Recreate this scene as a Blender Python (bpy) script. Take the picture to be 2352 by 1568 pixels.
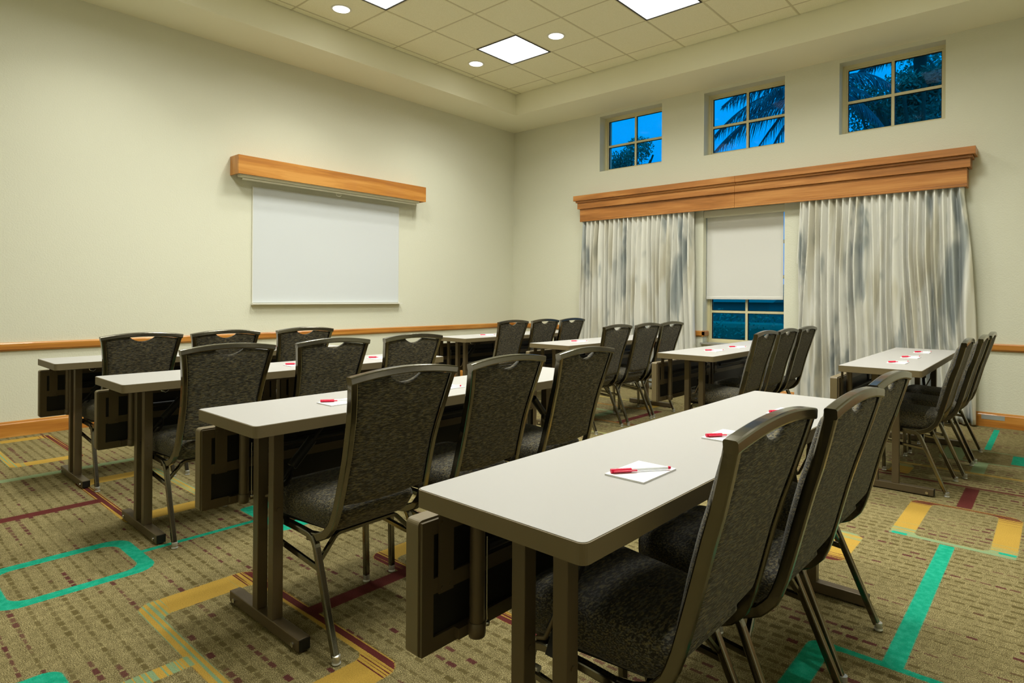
import bpy, bmesh, math, random
from mathutils import Vector, Matrix, noise as mnoise
random.seed(7)
for o in list(bpy.data.objects):
    bpy.data.objects.remove(o, do_unlink=True)
scene = bpy.context.scene
COL = scene.collection

# ------------------------------------------------------------------ camera, world, exposure
CAM_H = 1.1525
YAW, ROLL = 0.7150, 0.0070
cd = bpy.data.cameras.new('camera')
cd.sensor_fit = 'HORIZONTAL'; cd.sensor_width = 36.0
cd.lens = 36.0 * 1409.46 / 2352.0
cd.shift_x = -32.76 / 2352.0
cd.shift_y = -102.47 / 2352.0
cd.clip_start = 0.02; cd.clip_end = 200
cam = bpy.data.objects.new('camera', cd); COL.objects.link(cam)
_r = Vector((math.cos(YAW), math.sin(YAW), 0)); _u = Vector((0, 0, 1)); _b = Vector((math.sin(YAW), -math.cos(YAW), 0))
_rr = _r * math.cos(ROLL) + _u * math.sin(ROLL); _uu = -_r * math.sin(ROLL) + _u * math.cos(ROLL)
cam.matrix_world = Matrix(((_rr.x, _uu.x, _b.x, 0), (_rr.y, _uu.y, _b.y, 0), (_rr.z, _uu.z, _b.z, CAM_H), (0, 0, 0, 1)))
scene.camera = cam

world = bpy.data.worlds.new('dusk_sky'); scene.world = world; world.use_nodes = True
wn = world.node_tree; wn.nodes.clear()
_o = wn.nodes.new('ShaderNodeOutputWorld'); _bg = wn.nodes.new('ShaderNodeBackground')
_tc = wn.nodes.new('ShaderNodeTexCoord'); _sx = wn.nodes.new('ShaderNodeSeparateXYZ'); _rp = wn.nodes.new('ShaderNodeValToRGB')
wn.links.new(_tc.outputs['Generated'], _sx.inputs[0]); wn.links.new(_sx.outputs['Z'], _rp.inputs[0])
_rp.color_ramp.elements[0].position = 0.0; _rp.color_ramp.elements[0].color = (0.0, 0.27, 0.95, 1)
_rp.color_ramp.elements[1].position = 0.45; _rp.color_ramp.elements[1].color = (0.0, 0.44, 0.97, 1)
wn.links.new(_rp.outputs[0], _bg.inputs[0]); wn.links.new(_bg.outputs[0], _o.inputs[0])
_bg.inputs[1].default_value = 1.0

vs = scene.view_settings
scene.display_settings.display_device = 'sRGB'
vs.view_transform = 'Standard'; vs.look = 'None'; vs.exposure = 0.06; vs.gamma = 1.0; vs.use_curve_mapping = False
cy = scene.cycles; cy.max_bounces = 8; cy.diffuse_bounces = 4; cy.glossy_bounces = 3; cy.transmission_bounces = 4; cy.transparent_max_bounces = 8
cy.caustics_reflective = False; cy.caustics_refractive = False; cy.use_adaptive_sampling = True; cy.adaptive_threshold = 0.05; cy.adaptive_min_samples = 16
TROFFER_W, DOWN_W = 25.5, 6.3      # watts of each square light and each downlight

# ------------------------------------------------------------------ room numbers (metres)
XL, YW = -6.3465, 6.997          # wall with the screen, wall with the windows
XR, YB = 1.40, -1.30             # walls behind the camera
ZS, ZC = 3.667, 3.950            # soffit underside, ceiling
SX0, SX1, SY0, SY1 = -5.712, 0.78, -0.68, 6.322   # tray opening
GX, GY, TILE = -5.615, 3.635, 0.6115
TOPZ = 0.7438                    # table top

# ------------------------------------------------------------------ node helper
class NT:
    def __init__(self, name):
        self.m = bpy.data.materials.new(name); self.m.use_nodes = True
        self.t = self.m.node_tree; self.t.nodes.clear()
        self.out = self.t.nodes.new('ShaderNodeOutputMaterial')
        self.b = self.t.nodes.new('ShaderNodeBsdfPrincipled')
        self.t.links.new(self.b.outputs[0], self.out.inputs[0])
    def put(self, sock, v):
        if isinstance(v, S): self.t.links.new(v.s, sock)
        elif v is not None:
            if hasattr(sock, 'default_value'):
                try: sock.default_value = v
                except Exception: sock.default_value = (v[0], v[1], v[2], 1) if len(v) == 3 else v
    def math(self, op, *a, clamp=False):
        n = self.t.nodes.new('ShaderNodeMath'); n.operation = op; n.use_clamp = clamp
        for i, v in enumerate(a): self.put(n.inputs[i], v)
        return S(self, n.outputs[0])
    def vmath(self, op, *a):
        n = self.t.nodes.new('ShaderNodeVectorMath'); n.operation = op
        for i, v in enumerate(a): self.put(n.inputs[i], v)
        return S(self, n.outputs['Value'] if op in ('LENGTH', 'DOT_PRODUCT') else n.outputs[0])
    def sm(self, e0, e1, x):
        n = self.t.nodes.new('ShaderNodeMapRange'); n.interpolation_type = 'SMOOTHSTEP'
        self.put(n.inputs[0], x); n.inputs[1].default_value = e0; n.inputs[2].default_value = e1
        return S(self, n.outputs[0])
    def obj(self):
        return S(self, self.t.nodes.new('ShaderNodeTexCoord').outputs['Object'])
    def sep(self, v):
        n = self.t.nodes.new('ShaderNodeSeparateXYZ'); self.put(n.inputs[0], v)
        return [S(self, n.outputs[i]) for i in range(3)]
    def comb(self, x, y, z):
        n = self.t.nodes.new('ShaderNodeCombineXYZ')
        for i, v in enumerate((x, y, z)): self.put(n.inputs[i], v)
        return S(self, n.outputs[0])
    def noise(self, vec, scale, detail=2.0, rough=0.5, dist=0.0):
        n = self.t.nodes.new('ShaderNodeTexNoise'); self.put(n.inputs['Vector'], vec)
        n.inputs['Scale'].default_value = scale; n.inputs['Detail'].default_value = detail
        n.inputs['Roughness'].default_value = rough; n.inputs['Distortion'].default_value = dist
        return S(self, n.outputs[0])
    def white(self, vec):
        n = self.t.nodes.new('ShaderNodeTexWhiteNoise'); n.noise_dimensions = '3D'; self.put(n.inputs['Vector'], vec)
        return S(self, n.outputs['Value'])
    def mix(self, f, a, b):
        n = self.t.nodes.new('ShaderNodeMix'); n.data_type = 'RGBA'
        self.put(n.inputs[0], f)
        for i, v in ((6, a), (7, b)):
            if isinstance(v, S): self.t.links.new(v.s, n.inputs[i])
            else: n.inputs[i].default_value = (v[0], v[1], v[2], 1)
        return S(self, n.outputs[2])
    def ramp(self, f, stops):
        n = self.t.nodes.new('ShaderNodeValToRGB'); self.put(n.inputs[0], f)
        el = n.color_ramp.elements
        while len(el) < len(stops): el.new(0.5)
        for e, (p, c) in zip(el, stops): e.position = p; e.color = (c[0], c[1], c[2], 1)
        return S(self, n.outputs[0])
    def bump(self, h, strength=0.2, dist=0.01):
        n = self.t.nodes.new('ShaderNodeBump'); self.put(n.inputs['Height'], h)
        n.inputs['Strength'].default_value = strength; n.inputs['Distance'].default_value = dist
        self.t.links.new(n.outputs[0], self.b.inputs['Normal'])
    def set(self, col=None, rough=None, metal=None, **kw):
        if col is not None: self.put(self.b.inputs['Base Color'], (*col, 1) if isinstance(col, tuple) else col)
        if rough is not None: self.put(self.b.inputs['Roughness'], rough)
        if metal is not None: self.b.inputs['Metallic'].default_value = metal
        for k, v in kw.items(): self.put(self.b.inputs[k.replace('_', ' ')], v)
        return self.m
class S:
    def __init__(self, nt, s): self.nt, self.s = nt, s
    def __add__(a, b): return a.nt.math('ADD', a, b)
    def __radd__(a, b): return a.nt.math('ADD', a, b)
    def __sub__(a, b): return a.nt.math('SUBTRACT', a, b)
    def __rsub__(a, b): return a.nt.math('SUBTRACT', b, a)
    def __mul__(a, b): return a.nt.math('MULTIPLY', a, b)
    def __rmul__(a, b): return a.nt.math('MULTIPLY', a, b)
    def __truediv__(a, b): return a.nt.math('DIVIDE', a, b)

def lin(r, g, b):
    f = lambda c: (c / 255 / 12.92) if c / 255 <= 0.04045 else ((c / 255 + 0.055) / 1.055) ** 2.4
    return (f(r), f(g), f(b))

M = {}
def plain(name, col, rough=0.5, metal=0.0, bump=None, **kw):
    t = NT(name)
    if bump:
        t.bump(t.noise(t.obj(), bump[0], 1.0), bump[1], bump[2])
    t.set(col, rough, metal, **kw); M[name] = t.m; return t.m

WALL = (0.725, 0.72, 0.575)
plain('wall_paint', WALL, 0.85, bump=(90, 0.25, 0.006))
plain('soffit_paint', (0.88, 0.86, 0.66), 0.85, bump=(60, 0.05, 0.003))
plain('window_cream', (0.66, 0.60, 0.36), 0.5, bump=(30, 0.02, 0.001))
plain('ceiling_grid', (0.62, 0.57, 0.36), 0.6, bump=(30, 0.02, 0.001))
plain('black_metal', (0.012, 0.011, 0.008), 0.45, 0.3, bump=(150, 0.05, 0.001))
plain('white_plastic', (0.80, 0.79, 0.70), 0.4, bump=(40, 0.02, 0.001))
plain('roller_white', (0.74, 0.72, 0.56), 0.4, bump=(40, 0.02, 0.001))
plain('paper', (0.90, 0.90, 0.90), 0.7, bump=(200, 0.03, 0.0005))
plain('red_plastic', (0.75, 0.012, 0.06), 0.25, bump=(60, 0.02, 0.0004))
plain('pen_clear', (0.86, 0.87, 0.88), 0.15, bump=(60, 0.02, 0.0004))
plain('tape_silver', (0.50, 0.52, 0.52), 0.3, 0.5, bump=(120, 0.15, 0.001))
plain('glide_clear', (0.55, 0.56, 0.52), 0.15, 0.4, bump=(60, 0.02, 0.0004))
plain('chrome', (0.75, 0.74, 0.70), 0.18, 1.0, bump=(60, 0.02, 0.0004))
plain('whiteboard', (0.68, 0.71, 0.72), 0.22, bump=(3, 0.01, 0.002))
plain('granite', (0.30, 0.29, 0.24), 0.35, bump=(300, 0.2, 0.001))
plain('laminate', (0.385, 0.37, 0.345), 0.45, bump=(200, 0.02, 0.0005))
plain('edge_band', (0.165, 0.127, 0.062), 0.5, bump=(120, 0.04, 0.0005))
plain('table_metal', (0.120, 0.090, 0.048), 0.40, 0.35, bump=(220, 0.05, 0.0005))
plain('chair_metal', (0.180, 0.168, 0.132), 0.17, 1.0, bump=(160, 0.05, 0.0004))
plain('shade_cloth', (0.72, 0.71, 0.66), 0.8, bump=(500, 0.1, 0.0006))
plain('trunk_bark', (0.10, 0.075, 0.05), 0.9, bump=(25, 0.6, 0.02))
plain('leaf_green', (0.12, 0.24, 0.16), 0.6, bump=(40, 0.1, 0.004))
plain('palm_green', (0.11, 0.18, 0.20), 0.6, bump=(40, 0.1, 0.004))
plain('hedge_green', (0.20, 0.34, 0.22), 0.6, bump=(40, 0.1, 0.004))
plain('lawn', (0.05, 0.10, 0.03), 0.95, bump=(60, 0.5, 0.02))
plain('roof_grey', (0.22, 0.20, 0.16), 0.8, bump=(20, 0.3, 0.02))
plain('house_wall', (0.34, 0.32, 0.25), 0.8, bump=(20, 0.1, 0.01))

def tile_mat():
    t = NT('ceiling_tile'); v = t.obj()
    n = t.noise(v, 120, 3.0, 0.7)
    c = t.mix(t.sm(0.35, 0.7, n), (0.86, 0.83, 0.58), (0.94, 0.91, 0.68))
    t.bump(n, 0.25, 0.003); t.set(c, 0.9); M['ceiling_tile'] = t.m
tile_mat()

def wood_mat(name, axis, c0, c1, c2):
    t = NT(name); v = t.obj(); p = t.sep(v)
    sc = [9.0, 9.0, 9.0]; sc[axis] = 0.7
    q = t.comb(p[0] * sc[0], p[1] * sc[1], p[2] * sc[2])
    big = t.noise(q, 0.8, 4.0, 0.6, 0.8)
    sc = [70.0, 70.0, 70.0]; sc[axis] = 3.0
    q2 = t.comb(p[0] * sc[0], p[1] * sc[1], p[2] * sc[2])
    fine = t.noise(q2, 1.0, 3.0, 0.6, 0.2)
    f = t.math('ADD', big * 0.75, fine * 0.25)
    c = t.ramp(f, [(0.36, c0), (0.50, c1), (0.62, c2)])
    t.bump(fine, 0.06, 0.001); t.set(c, 0.38, Coat_Weight=0.15); M[name] = t.m
MAPLE = ((0.40, 0.142, 0.018), (0.54, 0.222, 0.034), (0.66, 0.31, 0.066))
CHERRY = ((0.30, 0.112, 0.022), (0.46, 0.178, 0.038), (0.60, 0.27, 0.072))
wood_mat('maple_x', 0, *MAPLE); wood_mat('maple_y', 1, *MAPLE); wood_mat('maple_z', 2, *MAPLE)
wood_mat('cherry_x', 0, *CHERRY); wood_mat('cherry_y', 1, *CHERRY)

def chair_fabric():
    t = NT('chair_fabric'); p = t.sep(t.obj())
    wob = t.noise(t.obj(), 60, 1.0) * 0.005
    q = t.comb((p[0] + wob) * 200.0, p[1] * 46.0, (p[2] + wob) * 430.0)
    n = t.noise(q, 1.0, 2.0, 0.6)
    q2 = t.comb(p[0] * 120.0, p[1] * 60.0, p[2] * 200.0)
    hue = t.noise(q2, 1.0, 1.0)
    lt = t.mix(t.sm(.4, .6, hue), (0.180, 0.146, 0.068), (0.112, 0.108, 0.086))
    c = t.mix(t.sm(0.43, 0.62, n), (0.019, 0.016, 0.009), lt)
    t.bump(n, 0.6, 0.003); t.set(c, 0.85, Sheen_Weight=0.1); M['chair_fabric'] = t.m
chair_fabric()

def curtain_mat():
    t = NT('curtain_satin'); p = t.sep(t.obj())
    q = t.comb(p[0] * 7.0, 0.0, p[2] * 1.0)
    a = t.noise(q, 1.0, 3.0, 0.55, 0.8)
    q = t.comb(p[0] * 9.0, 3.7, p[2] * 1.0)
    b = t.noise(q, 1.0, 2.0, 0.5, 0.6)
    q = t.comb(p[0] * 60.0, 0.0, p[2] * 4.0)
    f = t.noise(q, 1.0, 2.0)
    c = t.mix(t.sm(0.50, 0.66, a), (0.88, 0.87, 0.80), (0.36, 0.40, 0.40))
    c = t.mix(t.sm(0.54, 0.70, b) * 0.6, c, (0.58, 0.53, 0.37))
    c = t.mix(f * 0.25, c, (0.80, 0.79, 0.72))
    t.bump(f, 0.12, 0.004); t.set(c, 0.34, 0.28, Specular_IOR_Level=0.6); M['curtain_satin'] = t.m
curtain_mat()

def glass_mat():
    t = NT('window_glass'); nt = t.t
    tr = nt.nodes.new('ShaderNodeBsdfTransparent'); gl = nt.nodes.new('ShaderNodeBsdfGlossy')
    gl.inputs['Roughness'].default_value = 0.02; fr = nt.nodes.new('ShaderNodeFresnel'); fr.inputs[0].default_value = 1.12
    mx = nt.nodes.new('ShaderNodeMixShader')
    nz = t.noise(t.obj(), 2.0, 1.0); c = t.mix(nz, (0.86, 0.93, 0.97), (0.90, 0.95, 0.98))
    nt.links.new(c.s, tr.inputs[0]); nt.links.new(fr.outputs[0], mx.inputs[0])
    nt.links.new(tr.outputs[0], mx.inputs[1]); nt.links.new(gl.outputs[0], mx.inputs[2])
    nt.links.new(mx.outputs[0], t.out.inputs[0]); M['window_glass'] = t.m
glass_mat()

def emit_mat(name, col, strength):
    t = NT(name); nz = t.noise(t.obj(), 3.0, 1.0)
    c = t.mix(nz * 0.05, (*col,), (col[0] * 0.95, col[1] * 0.95, col[2] * 0.95))
    t.set((0.8, 0.8, 0.8), 0.5); t.put(t.b.inputs['Emission Color'], c); t.b.inputs['Emission Strength'].default_value = strength
    M[name] = t.m
LIGHT_COL = (.99, 1.0, .94)
emit_mat('troffer_glow', LIGHT_COL, 4.0)
emit_mat('downlight_glow', (1.0, 0.95, 0.84), 4.0)
for k in ('troffer_glow', 'downlight_glow'): M[k].cycles.emission_sampling = 'NONE'

# ------------------------------------------------------------------ carpet
def carpet_mat():
    t = NT('carpet'); P = t.obj()
    wob = t.noise(P, 220, 1.0)
    w = (wob - 0.5) * 0.010
    x, y, z = t.sep(P)
    xw, yw = x + w, y + w
    pw = t.comb(xw, yw, 0.0)
    def box(x0, x1, y0, y1, r=0.03, soft=0.006):
        h = ((x1 - x0) / 2 - r, (y1 - y0) / 2 - r, 1.0)
        d = t.vmath('SUBTRACT', pw, ((x0 + x1) / 2, (y0 + y1) / 2, 0.0))
        d = t.vmath('SUBTRACT', t.vmath('ABSOLUTE', d), h)
        d = t.vmath('LENGTH', t.vmath('MAXIMUM', d, (0, 0, 0)))
        return t.sm(r + soft, r - 0.0, d) if r > 0 else t.sm(soft, 0.0, d)
    def ring(x0, x1, y0, y1, ex, ey, r=0.06):
        a = box(x0, x1, y0, y1, r); b = box(x0 + ex, x1 - ex, y0 + ey, y1 - ey, max(r - 0.02, 0.02))
        return a * (1.0 - b)
    def rect(x0, x1, y0, y1): return box(x0, x1, y0, y1, 0.004)
    def union(lst):
        a = lst[0]
        for b in lst[1:]: a = t.math('MAXIMUM', a, b)
        return a
    golds = [(-6.22, -5.205, 0.83, 1.24, .115, .045, 0), (-4.54, -3.52, 1.02, 1.47, .13, .050, 1), (-2.56, -1.535, .765, 1.192, .14, .045, 0),
             (-2.305, -1.29, 1.60, 2.05, .11, .06, 1), (-.63, -.137, 3.49, 4.15, .10, .030, 0), (-1.30, -.71, 2.94, 3.34, .13, .05, 1), (-1.34, -.75, 4.70, 5.00, .12, .04, 1),
             (-3.40, -2.70, 4.35, 4.85, .12, .05, 0), (-4.2, -3.2, 5.55, 6.0, .12, .05, 1), (-2.0, -1.4, 5.6, 6.2, .10, .04, 0)]
    gm = None; V = None
    for (x0, x1, y0, y1, ex, ey, fl) in golds:
        m = ring(x0, x1, y0, y1, ex, ey)
        v = (y - y0) * (1.0 / (y1 - y0))
        if fl: v = 1.0 - v
        mv = m * v
        gm = m if gm is None else t.math('MAXIMUM', gm, m); V = mv if V is None else t.math('MAXIMUM', V, mv)
    teal = union([ring(-3.335, -2.872, .415, .950, .058, .055, .085), rect(-3.11, -3.083, .94, 1.50), ring(-3.325, -2.86, 1.485, 1.95, .10, .05, .03),
                  rect(-.417, -.363, 2.21, 3.47), ring(-.63, -.10, 1.70, 2.222, .075, .030, .05), ring(-2.32, -1.7, .05, .487, .10, .06, .05),
                  rect(-.428, -.392, 5.90, 6.86), rect(-.246, -.10, 5.49, 5.79), rect(-.62, -.56, 3.49, 3.515), rect(-.20, -.14, 3.52, 3.54)])
    pale = union([rect(-4.915, -4.845, .30, 1.75), rect(-.63, -.14, 3.485, 3.515), ring(-.66, -.02, 5.40, 5.84, .14, .022, .02), rect(-.442, -.372, 5.06, 5.42),
                  ring(-3.0, -2.45, 3.55, 3.95, .10, .05, .05), rect(-2.76, -2.70, 3.95, 4.40), ring(-3.9, -3.35, 4.95, 5.3, .1, .04, .04), rect(-2.6, -2.0, 3.2, 3.24), rect(-2.2, -2.15, 3.6, 5.0)])
    branch = rect(-2.092, -2.03, .55, .77)
    maroon = union([rect(-4.07, -4.0, .30, 1.03), rect(-2.087, -2.022, 1.18, 1.64), rect(-.425, -.36, 4.165, 4.62), rect(-3.1, -3.03, 4.85, 5.6)])
    thin = union([rect(-1.30, .3, 4.625, 4.665), rect(-1.3, -.9, 4.59, 4.64)])
    yel = rect(-.90, .3, 5.02, 5.06)
    # heathered ground
    n1 = t.noise(P, 300, 2.0, 0.6); n2 = t.noise(P, 38, 2.0)
    g = t.math('ADD', n1 * 0.8, n2 * 0.2)
    base = t.ramp(g, [(0.36, (0.088, 0.070, 0.026)), (0.50, (0.190, 0.154, 0.066)), (0.63, (0.355, 0.297, 0.140))])
    # rows of dashes running along x
    row = y * (1 / 0.0532)
    ri = t.math('FLOOR', row); fy = t.math('FRACT', row)
    rr = t.white(t.comb(ri, 3.1, 0.0))
    bend = t.noise(t.comb(x * 3.0, ri, 0.0), 1.0, 1.0)
    cx = x * (1 / 0.050) + rr * 7.0 + bend * 1.6
    ci = t.math('FLOOR', cx); fx = t.math('FRACT', cx)
    cr = t.white(t.comb(ci, ri, 1.7))
    wide = t.noise(t.comb(x * 1.6, y * 1.6, 2.0), 1.0, 1.0)
    hw = t.math('ADD', (wide - 0.5) * 0.42, cr * 0.08 + 0.085)
    dyv = t.math('ABSOLUTE', (fy - 0.5) + (wob - 0.5) * 0.22)
    my = t.sm(0.03, -0.03, dyv - hw)
    mx = t.sm(0.40, 0.35, t.math('ABSOLUTE', (fx - 0.45) + (wob - 0.5) * 0.2))
    dash = mx * my * (0.58 + cr * 0.4)
    mz = t.noise(t.comb(x * 1.7, ri * 0.45, 9.0), 1.0, 2.0)
    ism = t.sm(0.555, 0.58, mz + (cr - 0.5) * 0.10)
    dcol = t.mix(ism, (0.098, 0.076, 0.024), (0.088, 0.024, 0.022))
    c = t.mix(dash, base, dcol)
    # striped gold motif: pale teal -> gold -> maroon
    st = t.noise(t.comb(x * 0.7, (y + w * 0.35) * 95.0, 0.0), 1.0, 1.0, 0.5)
    GOLD, PALE, MAR, TEAL = (0.42, 0.262, 0.046), (0.20, 0.29, 0.15), (0.105, 0.022, 0.018), (0.006, 0.29, 0.17)
    ta = t.sm(0.45, 0.0, V) * 0.26
    ma = t.sm(0.52, 1.0, V) * 0.52
    isT = t.sm(-0.02, 0.02, (ta + 0.25) - st); isM = t.sm(-0.02, 0.02, st - (0.94 - ma))
    gcol = t.mix(isT, GOLD, PALE); gcol = t.mix(isM, gcol, MAR)
    gr = (n1 - 0.5) * 1.1 + 1.0
    c = t.mix(gm, c, gcol)
    c = t.mix(branch, c, t.mix(t.sm(0.48, 0.52, st), GOLD, PALE))
    c = t.mix(pale * 0.8, c, PALE)
    c = t.mix(maroon, c, MAR)
    c = t.mix(thin * t.sm(0.40, 0.50, st), c, MAR); c = t.mix(yel * 0.6, c, GOLD)
    c = t.mix(teal, c, t.mix(t.sm(0.35, 0.7, n2), TEAL, (0.02, 0.35, 0.22)))
    n = t.t.nodes.new('ShaderNodeVectorMath'); n.operation = 'SCALE'; t.put(n.inputs[0], c); t.put(n.inputs['Scale'], gr)
    t.bump(n1, 0.5, 0.006)
    t.set(S(t, n.outputs[0]), 0.95, Specular_IOR_Level=0.1); M['carpet'] = t.m
carpet_mat()

# ------------------------------------------------------------------ mesh helpers
class MB:
    def __init__(self): self.v, self.f, self.mi, self.sm = [], [], [], []
    def add(self, verts, faces, mi=0, smooth=False):
        o = len(self.v); self.v += [tuple(p) for p in verts]
        self.f += [tuple(i + o for i in q) for q in faces]; self.mi += [mi] * len(faces); self.sm += [smooth] * len(faces)
        return self
    def box(self, x0, x1, y0, y1, z0, z1, mi=0, bev=0.0):
        if bev:
            bm = bmesh.new(); bmesh.ops.create_cube(bm, size=1.0)
            for q in bm.verts: q.co = Vector(((x0 + x1) / 2 + q.co.x * (x1 - x0), (y0 + y1) / 2 + q.co.y * (y1 - y0), (z0 + z1) / 2 + q.co.z * (z1 - z0)))
            bmesh.ops.bevel(bm, geom=list(bm.edges), offset=bev, segments=2, affect='EDGES', profile=0.5)
            bm.verts.index_update()
            self.add([q.co[:] for q in bm.verts], [[q.index for q in f.verts] for f in bm.faces], mi); bm.free(); return self
        v = [(x, y, z) for x in (x0, x1) for y in (y0, y1) for z in (z0, z1)]
        return self.add(v, [(0, 1, 3, 2), (4, 6, 7, 5), (0, 4, 5, 1), (2, 3, 7, 6), (0, 2, 6, 4), (1, 5, 7, 3)], mi)
    def prism(self, poly, z0, z1, mi=0, axis='z', smooth=False):
        n = len(poly)
        mp = {'z': lambda a, b, c: (a, b, c), 'y': lambda a, b, c: (a, c, b), 'x': lambda a, b, c: (c, a, b)}[axis]
        v = [mp(a, b, z0) for a, b in poly] + [mp(a, b, z1) for a, b in poly]
        f = [tuple(range(n))[::-1], tuple(range(n, 2 * n))]
        self.add(v, f, mi); o = len(self.v) - 2 * n
        for i in range(n):
            j = (i + 1) % n; self.f.append((o + i, o + j, o + n + j, o + n + i)); self.mi.append(mi); self.sm.append(smooth)
        return self
    def sweep(self, pts, prof, side=(0, 1, 0), mi=0, smooth=False, cap=True):
        pts = [Vector(p) for p in pts]; n = len(pts); k = len(prof); side = Vector(side); rings = []
        for i, p in enumerate(pts):
            if i == 0: tn = pts[1] - p
            elif i == n - 1: tn = p - pts[i - 1]
            else: tn = (pts[i + 1] - p).normalized() + (p - pts[i - 1]).normalized()
            tn.normalize()
            s = (side - tn * side.dot(tn)).normalized(); u = tn.cross(s)
            rings.append([p + s * a + u * b for a, b in prof])
        v = [q for r in rings for q in r]; f = []
        for i in range(n - 1):
            for j in range(k):
                jj = (j + 1) % k; f.append((i * k + j, i * k + jj, (i + 1) * k + jj, (i + 1) * k + j))
        self.add(v, f, mi, smooth)
        if cap: self.add(rings[0], [tuple(range(k))[::-1]], mi); self.add(rings[-1], [tuple(range(k))], mi)
        return self
    def lathe(self, prof, c=(0, 0, 0), n=20, mi=0, smooth=True):
        v = []; f = []
        for r, z in prof:
            for i in range(n):
                a = 2 * math.pi * i / n; v.append((c[0] + r * math.cos(a), c[1] + r * math.sin(a), c[2] + z))
        for i in range(len(prof) - 1):
            for j in range(n):
                jj = (j + 1) % n; f.append((i * n + j, i * n + jj, (i + 1) * n + jj, (i + 1) * n + j))
        self.add(v, f, mi, smooth)
        self.add(v[:n], [tuple(range(n))[::-1]], mi); self.add(v[-n:], [tuple(range(n))], mi)
        return self
    def cyl(self, p0, p1, r, n=14, mi=0):
        p0, p1 = Vector(p0), Vector(p1); d = p1 - p0
        side = Vector((1, 0, 0)) if abs(d.normalized().x) < 0.9 else Vector((0, 1, 0))
        return self.sweep([p0, p1], circ(r, n), side, mi, True)
    def mesh(self, name, mats):
        me = bpy.data.meshes.new(name); me.from_pydata(self.v, [], self.f)
        for m in ([mats] if isinstance(mats, str) else mats): me.materials.append(M[m])
        me.polygons.foreach_set('material_index', self.mi); me.polygons.foreach_set('use_smooth', self.sm)
        bm = bmesh.new(); bm.from_mesh(me); bmesh.ops.recalc_face_normals(bm, faces=bm.faces); bm.to_mesh(me); bm.free()
        me.update(); return me
    def obj(self, name, mats, parent=None, loc=None):
        o = bpy.data.objects.new(name, self.mesh(name, mats)); COL.objects.link(o)
        if parent: o.parent = parent
        if loc: o.location = loc
        return o
def circ(r, n=12): return [(r * math.cos(2 * math.pi * i / n), r * math.sin(2 * math.pi * i / n)) for i in range(n)]
def rrect(a, b, r=0.004, n=2):
    out = []
    for cx, cy, a0 in ((a - r, b - r, 0), (-(a - r), b - r, 90), (-(a - r), -(b - r), 180), (a - r, -(b - r), 270)):
        for i in range(n + 1):
            t = math.radians(a0 + 90 * i / n); out.append((cx + r * math.cos(t), cy + r * math.sin(t)))
    return out
def rpoly(x0, x1, y0, y1, r, n=5):
    return [(p[0] + (x0 + x1) / 2, p[1] + (y0 + y1) / 2) for p in rrect((x1 - x0) / 2, (y1 - y0) / 2, r, n)]
def fillet(pts, rad, n=6):
    pts = [Vector(p) for p in pts]; out = [pts[0]]
    for i in range(1, len(pts) - 1):
        a, p, b = pts[i - 1], pts[i], pts[i + 1]; r = rad[i - 1] if isinstance(rad, (list, tuple)) else rad
        u = (a - p).normalized(); w = (b - p).normalized(); ang = u.angle(w)
        d = min(r / math.tan(ang / 2), (a - p).length * 0.49, (b - p).length * 0.49)
        s, e = p + u * d, p + w * d
        for k in range(n + 1):
            q = k / n; out.append(s * (1 - q) ** 2 + p * 2 * q * (1 - q) + e * q * q)
    out.append(pts[-1]); return out
def empty(name, loc=(0, 0, 0), rz=0.0):
    o = bpy.data.objects.new(name, None); COL.objects.link(o); o.location = loc; o.rotation_euler = (0, 0, rz); o.empty_display_size = 0.1
    return o
def tag(o, label=None, cat=None, group=None, kind=None):
    if label: o['label'] = label
    if cat: o['category'] = cat
    if group: o['group'] = group
    if kind: o['kind'] = kind
    return o
def struct(o): o['kind'] = 'structure'; return o
def copy_tree(o, parent=None):
    c = o.copy(); COL.objects.link(c)
    if parent: c.parent = parent
    for ch in list(o.children): copy_tree(ch, c)
    return c
def solid_wall(us, ws, holes, t0, t1, axis):
    """panel in (u,w) cut by rectangular holes, thickness t0..t1 along axis 'x' or 'y' (w is z)"""
    us = sorted(set(us + [h[0] for h in holes] + [h[1] for h in holes])); ws = sorted(set(ws + [h[2] for h in holes] + [h[3] for h in holes]))
    nu, nw = len(us) - 1, len(ws) - 1
    def sol(i, j):
        if i < 0 or j < 0 or i >= nu or j >= nw: return False
        u, w = (us[i] + us[i + 1]) / 2, (ws[j] + ws[j + 1]) / 2
        return not any(h[0] < u < h[1] and h[2] < w < h[3] for h in holes)
    P = (lambda u, t, w: (u, t, w)) if axis == 'y' else (lambda u, t, w: (t, u, w))
    mb = MB()
    for i in range(nu):
        for j in range(nw):
            if not sol(i, j): continue
            a, b, c, d = us[i], us[i + 1], ws[j], ws[j + 1]
            for t in (t0, t1): mb.add([P(a, t, c), P(b, t, c), P(b, t, d), P(a, t, d)], [(0, 1, 2, 3)])
            for (di, dj, q) in ((-1, 0, (a, c, a, d)), (1, 0, (b, c, b, d)), (0, -1, (a, c, b, c)), (0, 1, (a, d, b, d))):
                if not sol(i + di, j + dj):
                    mb.add([P(q[0], t0, q[1]), P(q[2], t0, q[3]), P(q[2], t1, q[3]), P(q[0], t1, q[1])], [(0, 1, 2, 3)])
    me_v = {}; nv = []; mp = []
    for p in mb.v:
        k = tuple(round(c, 5) for c in p)
        if k not in me_v: me_v[k] = len(nv); nv.append(p)
        mp.append(me_v[k])
    mb.v = nv; mb.f = [tuple(mp[i] for i in f) for f in mb.f]
    return mb

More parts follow.
